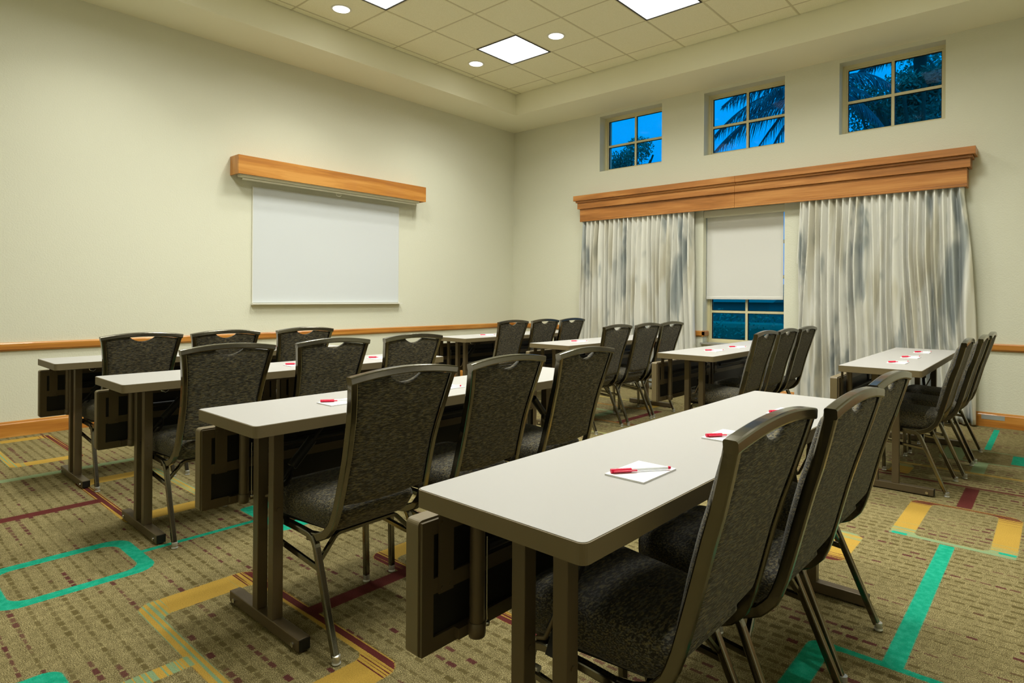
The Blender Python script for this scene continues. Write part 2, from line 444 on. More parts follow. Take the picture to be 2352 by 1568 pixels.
# ------------------------------------------------------------------ shell
struct(MB().box(XL - .12, XR + .12, YB - .12, YW + .02, -0.10, 0.0).obj('floor', 'carpet'))
struct(MB().box(XL - .12, XL, YB - .12, YW + .30, 0, ZC + .3).obj('wall_left', 'wall_paint'))
HOLES = [(-4.761, -3.817, 2.872, 3.622), (-3.251, -2.305, 2.872, 3.622), (-1.750, -0.824, 2.872, 3.622), (-3.250, -2.300, 0.612, 2.207)]
struct(solid_wall([XL, XR], [0.0, ZC + .3], HOLES, YW, YW + .30, 'y').obj('wall_right', 'wall_paint'))
struct(MB().box(XR, XR + .12, YB - .12, YW + .30, 0, ZC + .3).obj('wall_rear', 'wall_paint'))
struct(MB().box(XL, XR, YB - .12, YB, 0, ZC + .3).obj('wall_near', 'wall_paint'))
# soffit (dropped border around the ceiling tray)
sf = MB()
outer = [(XL, YB), (XR, YB), (XR, YW), (XL, YW)]; inner = [(SX0, SY0), (SX1, SY0), (SX1, SY1), (SX0, SY1)]
v = [(a, b, ZS) for a, b in outer] + [(a, b, ZS) for a, b in inner] + [(a, b, ZC + .02) for a, b in inner] + [(a, b, ZC + .02) for a, b in outer]
f = []
for i in range(4):
    j = (i + 1) % 4
    f += [(i, j, 4 + j, 4 + i), (4 + i, 4 + j, 8 + j, 8 + i), (8 + i, 8 + j, 12 + j, 12 + i), (12 + i, 12 + j, j, i)]
sf.add(v, f); struct(sf.obj('ceiling_soffit', 'soffit_paint'))
# ceiling backing with grid; tiles are its parts
ceil = MB().box(SX0 - .05, SX1 + .05, SY0 - .05, SY1 + .05, ZC + .012, ZC + .06).obj('ceiling', 'ceiling_grid'); struct(ceil)
xs = [SX0] + [GX + TILE * k for k in range(-1, 12) if SX0 + .01 < GX + TILE * k < SX1 - .01] + [SX1]
ys = [SY0] + [GY + TILE * k for k in range(-8, 6) if SY0 + .01 < GY + TILE * k < SY1 - .01] + [SY1]
grid = MB()
for a in xs[1:-1]: grid.box(a - .009, a + .009, SY0, SY1, ZC + .002, ZC + .013)
for b in ys[1:-1]: grid.box(SX0, SX1, b - .009, b + .009, ZC + .0025, ZC + .0135)
grid.obj('ceiling_grid', 'ceiling_grid', ceil)
TROFF = [(GX + TILE * j, GY + TILE * i) for j in (1, 4, 7) for i in (2, -1, -4)]
DOWN = [(GX + TILE * (j + .5), GY + TILE * (i + .5)) for j in (0, 2, 6, 8) for i in (2, -1, -4)]
def is_tr(a, b): return any(abs(a - p[0]) < .05 and abs(b - p[1]) < .05 for p in TROFF)
def tile_mesh(w, d):
    g, c, h = .007, .008, .010
    mb = MB(); o = [(g, g), (w - g, g), (w - g, d - g), (g, d - g)]; n = [(g + c, g + c), (w - g - c, g + c), (w - g - c, d - g - c), (g + c, d - g - c)]
    v = [(x, y, .004) for x, y in o] + [(x, y, -.002) for x, y in o] + [(x, y, -.006) for x, y in n]
    f = [(3, 2, 1, 0), (8, 9, 10, 11)]
    for i in range(4):
        j = (i + 1) % 4; f += [(i, j, 4 + j, 4 + i), (4 + i, 4 + j, 8 + j, 8 + i)]
    mb.add(v, f); return mb.mesh('ceiling_tile', 'ceiling_tile')
cache = {}
for i in range(len(xs) - 1):
    for j in range(len(ys) - 1):
        if is_tr(xs[i], ys[j]): continue
        w, d = xs[i + 1] - xs[i], ys[j + 1] - ys[j]; k = (round(w, 3), round(d, 3))
        if k not in cache: cache[k] = tile_mesh(w, d)
        o = bpy.data.objects.new('ceiling_tile', cache[k]); COL.objects.link(o); o.parent = ceil; o.location = (xs[i], ys[j], ZC + .006)
# troffers
tr0 = empty('ceiling_light')
fr = MB(); w = TILE
for (a, b, c, d) in ((.006, w - .006, .006, .022), (.006, w - .006, w - .022, w - .006), (.006, .022, .022, w - .022), (w - .022, w - .006, .022, w - .022)):
    fr.box(a, b, c, d, -.002, .03)
fr.obj('light_frame', 'black_metal', tr0)
MB().box(.022, w - .022, .022, w - .022, .004, .014).obj('light_diffuser', 'troffer_glow', tr0)
def lamp(parent, shape, size, z, watts, spread, col):
    d = bpy.data.lights.new('lamp', 'AREA'); d.shape = shape; d.size = size; d.energy = watts; d.color = col; d.spread = math.radians(spread)
    o = bpy.data.objects.new('lamp', d); COL.objects.link(o); o.parent = parent; o.location = z
lamp(tr0, 'SQUARE', w - .05, (w / 2, w / 2, .002), TROFFER_W, 145, LIGHT_COL)
ROWN = {2: 'nearest the windows', -1: 'in the middle of the ceiling', -4: 'farthest from the windows'}
COLN = {1: 'near the screen wall', 4: 'in the centre line', 7: 'in the line nearest the camera'}
first = True
for j in (1, 4, 7):
    for i in (2, -1, -4):
        o = tr0 if first else copy_tree(tr0); first = False
        o.location = (GX + TILE * j, GY + TILE * i, ZC)
        tag(o, 'square ceiling light %s, %s' % (COLN[j], ROWN[i]), 'ceiling light', 'square ceiling lights')
dl0 = empty('recessed_downlight')
MB().lathe([(.098, .006), (.098, -.003), (.094, -.006), (.082, -.006), (.080, .004)], n=32).obj('trim_ring', 'white_plastic', dl0)
MB().lathe([(.0795, .004), (.0795, -.0035), (.05, -.0045)], n=32).obj('lamp_lens', 'downlight_glow', dl0)
lamp(dl0, 'DISK', .15, (0, 0, -.006), DOWN_W, 105, (.99, 1.0, .93))
first = True
DC = {0: 'closest to the screen wall', 2: 'second from the screen wall', 6: 'third from the screen wall', 8: 'farthest from the screen wall'}
for j in (0, 2, 6, 8):
    for i in (2, -1, -4):
        o = dl0 if first else copy_tree(dl0); first = False
        o.location = (GX + TILE * (j + .5), GY + TILE * (i + .5), ZC)
        tag(o, 'round downlight %s, %s' % (DC[j], ROWN[i]), 'downlight', 'round ceiling downlights')

# ------------------------------------------------------------------ trims
RT, RB = 0.757, 0.690
def rail_prof(d): # (out, z)
    return [(0, RB), (d * .55, RB), (d * .75, RB + .008), (d, RB + .014), (d, RT - .010), (d * .8, RT - .003), (d * .4, RT), (0, RT)]
def base_prof(d, h): return [(0, 0), (d, 0), (d, h - .022), (d * .75, h - .014), (d * .6, h - .004), (d * .2, h), (0, h)]
struct(MB().prism([(XL + a, z) for a, z in rail_prof(.024)], YB, YW, axis='y').obj('trim_1', 'maple_y'))
struct(MB().prism([(XL + a, z) for a, z in base_prof(.016, .125)], YB, YW, axis='y').obj('baseboard_left', 'maple_y'))
t2 = MB().prism([(YW - a, z) for a, z in rail_prof(.024)], XL + .024, -3.226, axis='x')
t2.prism([(-3.25 + a, z) for a, z in rail_prof(.024)], YW - .024, YW + .12, axis='y'); struct(t2.obj('trim_2', 'maple_x'))
struct(MB().prism([(YW - a, z) for a, z in rail_prof(.024)], -2.30, XR, axis='x').obj('trim_3', 'maple_x'))
struct(MB().prism([(YW - a, z) for a, z in base_prof(.016, .130)], XL + .016, XR, axis='x').obj('baseboard_right', 'maple_x'))
struct(MB().prism([(XR - a, z) for a, z in base_prof(.016, .125)], YB, YW, axis='y').obj('baseboard_rear', 'maple_y'))
struct(MB().prism([(YB + a, z) for a, z in base_prof(.016, .125)], XL + .016, XR - .016, axis='x').obj('baseboard_near', 'maple_x'))
tape = MB().box(-.532, -.362, YW - .0175, YW - .0155, .068, .106); tape.box(-.532, -.362, YW - .0175, YW - .010, .106, .108)
tag(tape.obj('tape_strip', 'tape_silver'), 'silver tape strip stuck on the baseboard beside the curtain', 'tape')

# ------------------------------------------------------------------ windows
def window(n, h, my, mx_frac=0.5):
    x0, x1, z0, z1 = h; root = empty('window_%d' % n, ((x0 + x1) / 2, YW + .15, z0)); struct(root)
    cx, cy, cz = root.location
    ya, yb = .135 + YW - cy, .195 + YW - cy; L, Rr, B, T = x0 - cx, x1 - cx, 0.0, z1 - cz; w = .034
    fr = MB()
    for (a, b, c, d) in ((L, L + w, B, T), (Rr - w, Rr, B, T), (L + w, Rr - w, B, B + w), (L + w, Rr - w, T - w, T)):
        fr.box(a, b, ya, yb, c, d)
    w2 = .014
    for (a, b, c, d) in ((L + w, L + w + w2, B + w, T - w), (Rr - w - w2, Rr - w, B + w, T - w), (L + w + w2, Rr - w - w2, B + w, B + w + w2), (L + w + w2, Rr - w - w2, T - w - w2, T - w)):
        fr.box(a, b, ya + .014, yb, c, d)
    fr.obj('window_frame', 'window_cream', root)
    li, ri, bi, ti = L + w + w2, Rr - w - w2, B + w + w2, T - w - w2; mw = .0135
    xm = (li + ri) / 2
    zz = [bi] + [q - cz for q in my] + [ti]
    MB().box(xm - mw, xm + mw, ya + .016, ya + .036, bi, ti).obj('muntin', 'window_cream', root)
    for q in zz[1:-1]:
        for (a, b) in ((li, xm - mw), (xm + mw, ri)): MB().box(a, b, ya + .016, ya + .036, q - mw, q + mw).obj('muntin', 'window_cream', root)
    for k in range(len(zz) - 1):
        za = zz[k] + (mw if k else 0); zb = zz[k + 1] - (mw if k < len(zz) - 2 else 0)
        for (a, b) in ((li, xm - mw), (xm + mw, ri)):
            MB().box(a, b, ya + .026, ya + .030, za, zb).obj('pane', 'window_glass', root)
            bd = MB(); g = .006
            for q in ((a, a + g, za, zb), (b - g, b, za, zb), (a + g, b - g, za, za + g), (a + g, b - g, zb - g, zb)): bd.box(q[0], q[1], ya + .031, ya + .042, q[2], q[3])
            bd.obj('glazing_bead', 'black_metal', root)
    return root
window(1, HOLES[0], [3.231]); window(2, HOLES[1], [3.231]); window(3, HOLES[2], [3.231])
w4 = window(4, HOLES[3], [0.990, 1.40, 1.80])
MB().box(-3.268 + 2.775, -2.282 + 2.775, -.185, -.016, -.014, .006).obj('window_sill', 'granite', w4)
sh = empty('roller_shade', (-2.775, YW + .04, 2.205)); tag(sh, 'white roller shade pulled halfway down the tall centre window', 'roller shade')
MB().prism(rpoly(-.034, .044, -.082, 0.0, .012), -.472, .472, axis='x').obj('cassette', 'roller_white', sh)
MB().box(-.468, .438, .050, .052, -1.055, -.03).obj('shade_cloth', 'shade_cloth', sh)
MB().prism(rpoly(.044, .058, -1.066, -1.032, .004), -.468, .438, axis='x').obj('hem_bar', 'shade_cloth', sh)
ch = MB(); ch.cyl((.462, .050, -.05), (.462, .050, -1.32), .0022, 6); ch.cyl((.466, .038, -.05), (.466, .038, -1.36), .0022, 6)
ch.lathe([(.003, .02), (.007, .012), (.007, -.012), (.003, -.02)], (.464, .044, -1.37), 10); ch.obj('pull_chain', 'white_plastic', sh)

# ------------------------------------------------------------------ valance
va = empty('window_valance', (-2.815, YW, 2.19)); tag(va, 'long stained wooden valance box with stepped crown above the curtains', 'valance')
def vbox(name, inset, z0, z1, mat, seam):
    xa, xb = -5.06 + inset + 2.815, -.572 - inset + 2.815; yf = -.20 + inset; s = seam
    for (a, b) in ((xa, s - .0008), (s + .0008, xb)):
        MB().box(a, b, yf, yf + .02, z0 - 2.19, z1 - 2.19, bev=.002).obj(name, mat, va)
    for a, b in ((xa, xa + .02), (xb - .02, xb)):
        MB().box(a, b, yf + .0205, -.001, z0 - 2.19, z1 - 2.19).obj(name + '_return', 'cherry_y', va)
vbox('crown_board', 0.0, 2.470, 2.540, 'cherry_x', .03)
vbox('cove_strip', .024, 2.446, 2.470, 'cherry_x', .03)
vbox('frieze_board', .042, 2.362, 2.446, 'cherry_x', .01)
vbox('fascia_board', .068, 2.212, 2.362, 'cherry_x', 0.0)
vbox('bottom_bead', .067, 2.190, 2.2108, 'cherry_x', 0.0)
MB().box(-2.22, 2.22, -.178, -.002, .318, .338).obj('dust_board', 'cherry_x', va)

# ------------------------------------------------------------------ curtains
def curtain(name, label, xt0, xt1, xb0, xb1, nf, seed, flare):
    rnd = random.Random(seed); ncol, nrow = nf * 12, 44; zt, zb = 2.34, .018
    ph = [rnd.uniform(-.35, .35) for _ in range(nf + 2)]; am = [rnd.uniform(.55, 1.15) for _ in range(nf + 2)]
    cx = (xt0 + xt1) / 2; v = []
    for r in range(nrow + 1):
        q = r / nrow; z = zt + (zb - zt) * q
        e = q ** 1.6
        for c in range(ncol + 1):
            u = c / ncol; s = u * nf; k = min(int(s), nf - 1); fr_ = s - k
            a = am[k] * (1 - fr_) + am[k + 1] * fr_
            pz = ph[k] * (1 - fr_) + ph[k + 1] * fr_
            drift = mnoise.noise(Vector((u * nf * .45, q * 1.6, seed * 3.1))) * 1.1 * min(1, q * 3)
            arg = math.pi * (s + pz * q + drift * .6)
            w = 2 * abs(math.sin(arg)) ** .75 - 1
            sub = .22 * math.sin(2.9 * arg + 2.2 * q)
            xx = (xt0 + (xt1 - xt0) * u) * (1 - e) + (xb0 + (xb1 - xb0) * u) * e
            xx += .010 * math.cos(arg) * math.sin(arg) + flare(u, q)
            yy = YW - .074 - .012 * min(1, q * 5) - (.034 + .022 * min(1, q * 5)) * a * (w + sub * (.3 + .7 * q))
            yy += .006 * mnoise.noise(Vector((u * 9, q * 7, seed)))
            v.append((xx - cx, max(min(yy, YW - .029), YW - (.110 if z > 2.185 else .165)) - YW, z))
    f = []
    for r in range(nrow):
        for c in range(ncol):
            i = r * (ncol + 1) + c; f.append((i, i + 1, i + ncol + 2, i + ncol + 1))
    mb = MB(); mb.add(v, f, 0, True)
    root = empty(name, (cx, YW, 0)); cl = mb.obj('drape', 'curtain_satin', root)
    so = cl.modifiers.new('thickness', 'SOLIDIFY'); so.thickness = .003; so.offset = 0
    tag(root, label, 'curtain', 'floor-length curtains at the windows')
    return root
def bulge(u, q): return .055 * max(0, (u - .9) / .1) ** 2 * math.sin(math.pi * min(1, max(0, (q - .1) / .9)) ** .8) if u > .9 else 0
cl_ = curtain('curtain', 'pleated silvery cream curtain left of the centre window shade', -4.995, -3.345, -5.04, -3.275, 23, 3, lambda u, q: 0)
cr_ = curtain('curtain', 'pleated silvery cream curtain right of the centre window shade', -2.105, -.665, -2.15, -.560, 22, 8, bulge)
MB().cyl((1.58 / 2 + .0, -.128, 2.18), (1.58 / 2 + .02, -.165, 1.527), .0045, 8).obj('pull_wand', 'white_plastic', cl_)
MB().cyl((-.705, -.128, 2.18), (-.725, -.165, 1.525), .0045, 8).obj('pull_wand', 'white_plastic', cr_)

# ------------------------------------------------------------------ whiteboard and screen box
wb = empty('whiteboard', (XL, 3.882, 1.06)); tag(wb, 'glossy whiteboard with narrow pen tray on the left wall', 'whiteboard')
MB().box(.004, .016, -.932, .932, .012, 1.215, bev=.002).obj('board', 'whiteboard', wb)
rim = MB()
for (a, b, c, d) in ((-.937, -.932, .008, 1.219), (.932, .937, .008, 1.219), (-.932, .932, 1.215, 1.220)): rim.box(.001, .018, a, b, c, d)
rim.obj('rim', 'white_plastic', wb)
tray = MB(); tray.box(.001, .060, -.940, .962, -.006, -.001); tray.box(.056, .060, -.940, .962, -.001, .006); tray.box(.001, .006, -.940, .962, -.001, .010)
tray.box(.006, .050, -.944, -.936, -.010, .010); tray.obj('pen_tray', 'white_plastic', wb)
sb = empty('screen_box', (XL, 3.915, 2.362)); tag(sb, 'long honey wood box hiding a rolled-up projection screen on the wall', 'screen box')
MB().box(.172, .190, -1.195, 1.195, 0, .188, bev=.0015).obj('front_board', 'maple_y', sb)
for s in (-1, 1): MB().box(.001, .1715, s * 1.195 - (.018 if s > 0 else 0), s * 1.195 + (0 if s > 0 else .018), 0, .188, bev=.0015).obj('end_board', 'maple_z', sb)
MB().box(.001, .1715, -1.1765, 1.1765, .170, .188).obj('top_board', 'maple_y', sb)
rs = empty('projection_screen', (XL, 3.895, 2.350)); tag(rs, 'pale roll-up projection screen casing tucked under the wooden box', 'projection screen')
MB().prism(rpoly(.075, .160, -.012, .10, .03, 6), -1.135, 1.135, axis='y').obj('casing', 'roller_white', rs)
MB().prism(rpoly(.108, .128, -.034, -.013, .006, 4), -1.10, 1.10, axis='y').obj('slat_bar', 'roller_white', rs)
ring_ = MB(); ring_.sweep([(.118, -.005 + .032 * math.cos(a), -.048 + .016 * math.sin(a)) for a in [math.pi * 2 * k / 16 for k in range(17)]], circ(.0028, 6), (1, 0, 0), 0, True)
ring_.obj('pull_ring', 'roller_white', rs)

# ------------------------------------------------------------------ table
TW, TL = .441, 1.895
def make_table():
    r = empty('training_table')
    top = MB().prism(rpoly(.003, TW - .003, .003, TL - .003, .014), TOPZ - .036, TOPZ).obj('table_top', 'laminate', r)
    ob = rpoly(0, TW, 0, TL, .016); ib = rpoly(.0032, TW - .0032, .0032, TL - .0032, .0145); n = len(ob)
    z0, z1 = TOPZ - .038, TOPZ - .0012
    eb = MB(); eb.add([(a, b, z) for z in (z0, z1) for poly in (ob, ib) for a, b in poly],
        [q for i in range(n) for j in [(i + 1) % n] for q in ((i, j, 2 * n + j, 2 * n + i), (n + i, 3 * n + i, 3 * n + j, n + j), (i, n + i, n + j, j), (2 * n + i, 2 * n + j, 3 * n + j, 3 * n + i))])
    eb.obj('edge_band', 'edge_band', top)
    MB().box(.02, TW - .02, .03, TL - .03, TOPZ - .042, TOPZ - .0362).obj('underside_board', 'black_metal', r)
    for s in (0, 1):
        yy = (lambda q: q) if s == 0 else (lambda q: TL - q)
        def bx(mb, x0, x1, y0, y1, z0, z1, bev=0): a, b = sorted((yy(y0), yy(y1))); return mb.box(x0, x1, a, b, z0, z1, 0, bev)
        for px in (.161, .272):
            p = bx(MB(), px, px + .037, .128, .165, .045, TOPZ - .042, .002).obj('leg_post', 'table_metal', r)
            bl = MB(); yb = yy(.128 if s == 0 else .128); bl.cyl((px + .0365, yy(.146), .42), (px + .040, yy(.146), .42), .006, 8); bl.obj('bolt', 'table_metal', p)
        ft = bx(MB(), -.018, .486, .126, .167, .006, .046, .003).obj('foot_bar', 'table_metal', r)
        bx(MB(), .4845, .489, .128, .165, .008, .044).obj('end_cap', 'black_metal', ft); bx(MB(), -.021, -.0165, .128, .165, .008, .044).obj('end_cap', 'black_metal', ft)
        for px in (.022, .452):
            g = MB(); a, b = yy(.120), yy(.126); g.cyl((px, a, .022), (px, b, .022), .008, 10); g.obj('glide_screw', 'chrome', ft)
            g = MB(); g.lathe([(.012, 0), (.012, .007)], (px, yy(.146), 0), 12); g.obj('leveler', 'black_metal', ft)
        # folding brace with sleeve and lever
        br = MB(); br.cyl((.232, yy(.166), .46), (.232, yy(.36), .665), .007, 8); br.cyl((.232, yy(.235), .535), (.232, yy(.315), .62), .018, 12)
        br.sweep(fillet([(.232, yy(.168), .405), (.232, yy(.205), .47), (.232, yy(.232), .50), (.232, yy(.235), .54)], .03, 5), rrect(.010, .003, .001, 1), (1, 0, 0))
        br.box(.222, .242, min(yy(.33), yy(.40)), max(yy(.33), yy(.40)), .66, TOPZ - .042)
        br.obj('folding_brace', 'black_metal', r)
        hk = MB(); hk.sweep([(.30, yy(.20), TOPZ - .045), (.30, yy(.205), TOPZ - .062), (.30, yy(.222), TOPZ - .07), (.30, yy(.235), TOPZ - .06)], circ(.004, 8), (1, 0, 0), 0, True); hk.obj('latch_hook', 'chrome', r)
        rod = MB(); rod.sweep(fillet([(.214, yy(.150), .445), (.236, yy(.150), .452), (.268, yy(.150), .520), (.271, yy(.150), .56)], .012, 4), circ(.005, 8), (0, 1, 0), 0, True); rod.obj('lock_rod', 'table_metal', r)
    MB().box(.19, .285, .17, TL - .17, TOPZ - .066, TOPZ - .044).obj('cross_beam', 'table_metal', r)
    # two folded-down panels hanging at the front edge
    for (ya, yb, flip) in ((.012, TL / 2 - .012, False), (TL / 2 + .012, TL - .012, True)):
        zb, zt = .372, .668
        pn = MB(); pn.prism(rpoly(ya, yb, zb, zt, .012), -.046, -.006, axis='x'); p = pn.obj('fold_down_panel', 'edge_band', r)
        fc = MB(); fc.box(-.006, -.0035, ya + .006, yb - .006, zb + .006, zt - .006); fc.obj('panel_face', 'black_metal', p)
        rl = MB(); b = .032
        for q in ((ya + .004, yb - .004, zb + .004, zb + .004 + b), (ya + .004, yb - .004, zt - .004 - b, zt - .004), (ya + .004, ya + .004 + b, zb + .004 + b, zt - .004 - b), (yb - .004 - b, yb - .004, zb + .004 + b, zt - .004 - b), (ya + .004 + b, yb - .004 - b, .502, .536)):
            rl.box(-.0035, .004, q[0], q[1], q[2], q[3])
        rl.obj('panel_rails', 'table_metal', p)
        for q in ((ya + .048), (yb - .048 - .042)):
            hp = MB(); hp.box(.0045, .009, q, q + .042, .500, TOPZ - .042)
            for (sy, sz) in ((.009, .512), (.033, .512), (.009, .655), (.033, .655)): hp.cyl((.009, q + sy, sz), (.0115, q + sy, sz), .0045, 8)
            hp.obj('hinge_plate', 'table_metal', p)
        yt = ya + .142 if not flip else yb - .142
        tb = MB(); tb.cyl((.031, yt, .388), (.031, yt, TOPZ - .043), .0175, 18); tb.lathe([(.010, -.008), (.019, -.004), (.0205, .004), (.0205, .028), (.0185, .030)], (.031, yt, .384), 18)
        tb.box(.004, .02, min(yt, yt - .045) if not flip else yt, yt if not flip else yt + .045, .384, .408); tb.obj('pivot_tube', 'table_metal', p)
        cl = MB(); cl.cyl((.036, yt + (.026 if not flip else -.026), .40), (.036, yt + (.026 if not flip else -.026), .60), .0022, 6)
        cl.lathe([(.003, -.006), (.008, -.004), (.008, .004), (.003, .006)], (.036, yt + (.026 if not flip else -.026), .40), 10); cl.obj('release_wire', 'chrome', p)
        ht = MB(); a, c = (yt + .03, yb - .10) if not flip else (ya + .10, yt - .03)
        ht.cyl((.03, a, .575), (.03, c, .575), .012, 10); ht.obj('pivot_bar', 'black_metal', p)
    return r

# ------------------------------------------------------------------ chair (local +x points backwards)
PX = [(.352, .058), (.356, .105), (.372, .150), (.405, .184), (.448, .2035), (.54, .228), (.628, .250), (.70, .270), (.767, .291), (.85, .314), (.905, .328)]
def interp(tab, z):
    if z <= tab[0][0]: return tab[0][1]
    for (a, b), (c, d) in zip(tab, tab[1:]):
        if z <= c: return b + (d - b) * (z - a) / (c - a)
    return tab[-1][1]
HW = [(.352, .198), (.40, .194), (.47, .190), (.56, .187), (.65, .187), (.75, .195), (.82, .205), (.87, .213), (.905, .220)]   # outer half width
def crown_z(y): return .9245 - .0195 * (abs(y) / .22) ** 2
def make_chair():
    r = empty('banquet_chair')
    # back frame: two posts and the arched crown
    bf = MB()
    for s in (-1, 1):
        pts = []
        zs = [.352, .354, .358, .365, .376, .39, .41, .435, .47, .52, .58, .64, .70, .76, .82, .87, .899]
        for z in zs: pts.append((interp(PX, z), s * (interp(HW, z) - .011), z))
        pts[0] = (.055, pts[0][1], .350)
        bf.sweep(pts, rrect(.011, .0145, .004, 2), (0, 1, 0))
    top = [(.3265 + .004 * (1 - (y / .22) ** 2), y, crown_z(y) - .013) for y in [-.2199 + .4398 * k / 18 for k in range(19)]]
    bf.sweep(top, rrect(.0145, .013, .005, 2), (1, 0, 0))
    bf.obj('back_frame', 'chair_metal', r)
    # padded back
    NU, NV = 40, 26; zb = .478
    def pt(u, v, back):
        y0 = u * .196
        dip = .028 * max(0.0, math.cos(min(1, abs(y0) / .068) * math.pi / 2)) ** .7
        ztop = crown_z(y0) - .0275 - dip
        bot = zb - .012 * (1 - u * u)
        z = bot + v * (ztop - bot)
        hw = interp(HW, z) - .0225
        y = u * hw
        edge = min(1.0, (1 - abs(u)) / .16) ** .5 * min(1.0, v / .05, (1 - v) / .05 + .02) ** .5
        xm = interp(PX, z)
        if back: x = xm + .005 + .006 * edge
        else: x = xm - .012 - .028 * edge * (.75 + .25 * math.sin(math.pi * v))
        return (x, y, z)
    pad = MB(); v = []
    for back in (0, 1):
        for i in range(NU + 1):
            u = -1 + 2 * i / NU
            for j in range(NV + 1): v.append(pt(u, j / NV, back))
    n1 = (NU + 1) * (NV + 1); idx = lambda b, i, j: b * n1 + i * (NV + 1) + j; f = []
    for i in range(NU):
        for j in range(NV):
            f.append((idx(0, i, j), idx(0, i + 1, j), idx(0, i + 1, j + 1), idx(0, i, j + 1))); f.append((idx(1, i, j), idx(1, i, j + 1), idx(1, i + 1, j + 1), idx(1, i + 1, j)))
        for j in (0, NV): f.append((idx(0, i, j), idx(1, i, j), idx(1, i + 1, j), idx(0, i + 1, j)))
    for j in range(NV):
        for i in (0, NU): f.append((idx(0, i, j), idx(0, i, j + 1), idx(1, i, j + 1), idx(1, i, j)))
    pad.add(v, f, 0, True); pad.obj('backrest', 'chair_fabric', r)
    # seat cushion
    def outline(k, inset):
        x0, x1 = -.222 + inset, .200 - inset; pts = []
        for (a, b, rad, a0) in ((1, 1, .05, 0), (0, 1, .075, 90), (0, 0, .075, 180), (1, 0, .05, 270)):
            hw = (.166 if a else .196) - inset; rad = max(rad - inset, .01)
            cx = (x1 - rad) if a else (x0 + rad); cy = (hw - rad) * (1 if b else -1)
            for q in range(k + 1):
                t = math.radians(a0 + 90 * q / k); pts.append((cx + rad * math.cos(t), cy + rad * math.sin(t)))
        return pts
    se = MB(); rings = []
    for inset, z in ((.030, .378), (.012, .380), (.002, .392), (0, .415), (0, .440), (.006, .456), (.016, .467), (.034, .474), (.07, .479), (.12, .482), (.16, .483)):
        rings.append([(x - max(0, .445 - z) * .75 * max(0, x) / .2, y, z - .010 * max(0, (x - .02)) / .2 + .004 * max(0, -x) / .2) for x, y in outline(6, inset)])
    n = len(rings[0]); vv = [p for q in rings for p in q]; ff = []
    for i in range(len(rings) - 1):
        for j in range(n):
            jj = (j + 1) % n; ff.append((i * n + j, i * n + jj, (i + 1) * n + jj, (i + 1) * n + j))
    ff.append(tuple(range(n))[::-1]); ff.append(tuple((len(rings) - 1) * n + j for j in range(n)))
    se.add(vv, ff, 0, True); se.obj('seat', 'chair_fabric', r)
    pan = MB(); pan.prism([(x if x < 0 else x * .72, y) for x, y in outline(4, .022)], .366, .3775); pan.obj('seat_pan', 'black_metal', r)
    prof = rrect(.0105, .0105, .004, 2)
    for s in (-1, 1):
        yt, yf = s * .192, s * .206; yg = s * .192
        fl = fillet([(-.150, yg, .020), (-.163, yt, .366), (.0, yt, .363)], [.055], 7)
        a = MB().sweep(fl, prof, (0, 1, 0)).obj('leg', 'chair_metal', r)
        rl = fillet([(.0, yt, .363), (.098, yt, .358), (.243, yf, .020)], [.06], 7)
        b = MB().sweep(rl, prof, (0, 1, 0)).obj('leg', 'chair_metal', r)
        for par, x, yf in ((a, -.149, yg), (b, .2485, yf)):
            MB().lathe([(.012, 0), (.0145, .003), (.0145, .006), (.009, .008), (.0125, .011), (.0125, .028)], (x, yf, 0), 14).obj('foot_glide', 'glide_clear', par)
        MB().sweep([(-.158, s * .194, .292), (.138, s * .197, .262)], rrect(.007, .009, .003, 1), (0, 1, 0)).obj('stretcher', 'chair_metal', r)
        bp = MB(); bp.cyl((-.146, s * .192, .305), (-.132, s * .192, .305), .008, 10); bp.obj('bumper', 'glide_clear', r)
    MB().sweep(fillet([(.122, -.186, .285), (.115, -.120, .354), (.115, .120, .354), (.122, .186, .285)], .03, 4), rrect(.009, .007, .003, 1), (1, 0, 0)).obj('cross_bar', 'chair_metal', r)
    MB().sweep([(-.130, -.182, .352), (-.130, .182, .352)], rrect(.009, .009, .003, 1), (1, 0, 0)).obj('cross_bar', 'chair_metal', r)
    return r

TABLES = {  # x of front edge, y of near end, rotation (deg)
    'D': (-4.829, .896, -.28), 'C': (-3.608, .895, -.42), 'B': (-2.321, .886, -.06), 'A': (-1.031, .833, -.33),
    'E': (-4.772, 4.092, 0.0), 'F': (-3.543, 4.121, .06), 'G': (-2.262, 4.090, .04), 'H': (-1.030, 4.125, .56)}
ROW = {'D': 'front', 'E': 'front', 'C': 'second', 'F': 'second', 'B': 'third', 'G': 'third', 'A': 'back', 'H': 'back'}
BLK = {k: ('left block' if k in 'ABCD' else 'window block') for k in 'ABCDEFGH'}
table0 = make_table()
tab = {}
for k, (x, y, rz) in TABLES.items():
    o = table0 if not tab else copy_tree(table0)
    o.location = (x, y, 0); o.rotation_euler = (0, 0, math.radians(rz)); tab[k] = o
    note = {'A': ', nearest the camera', 'D': ', closest to the left wall', 'E': ', in the far corner', 'H': ', farthest right by the curtain'}.get(k, '')
    tag(o, 'narrow taupe folding table, %s row of the %s%s' % (ROW[k], BLK[k], note), 'table', 'narrow folding tables in rows')
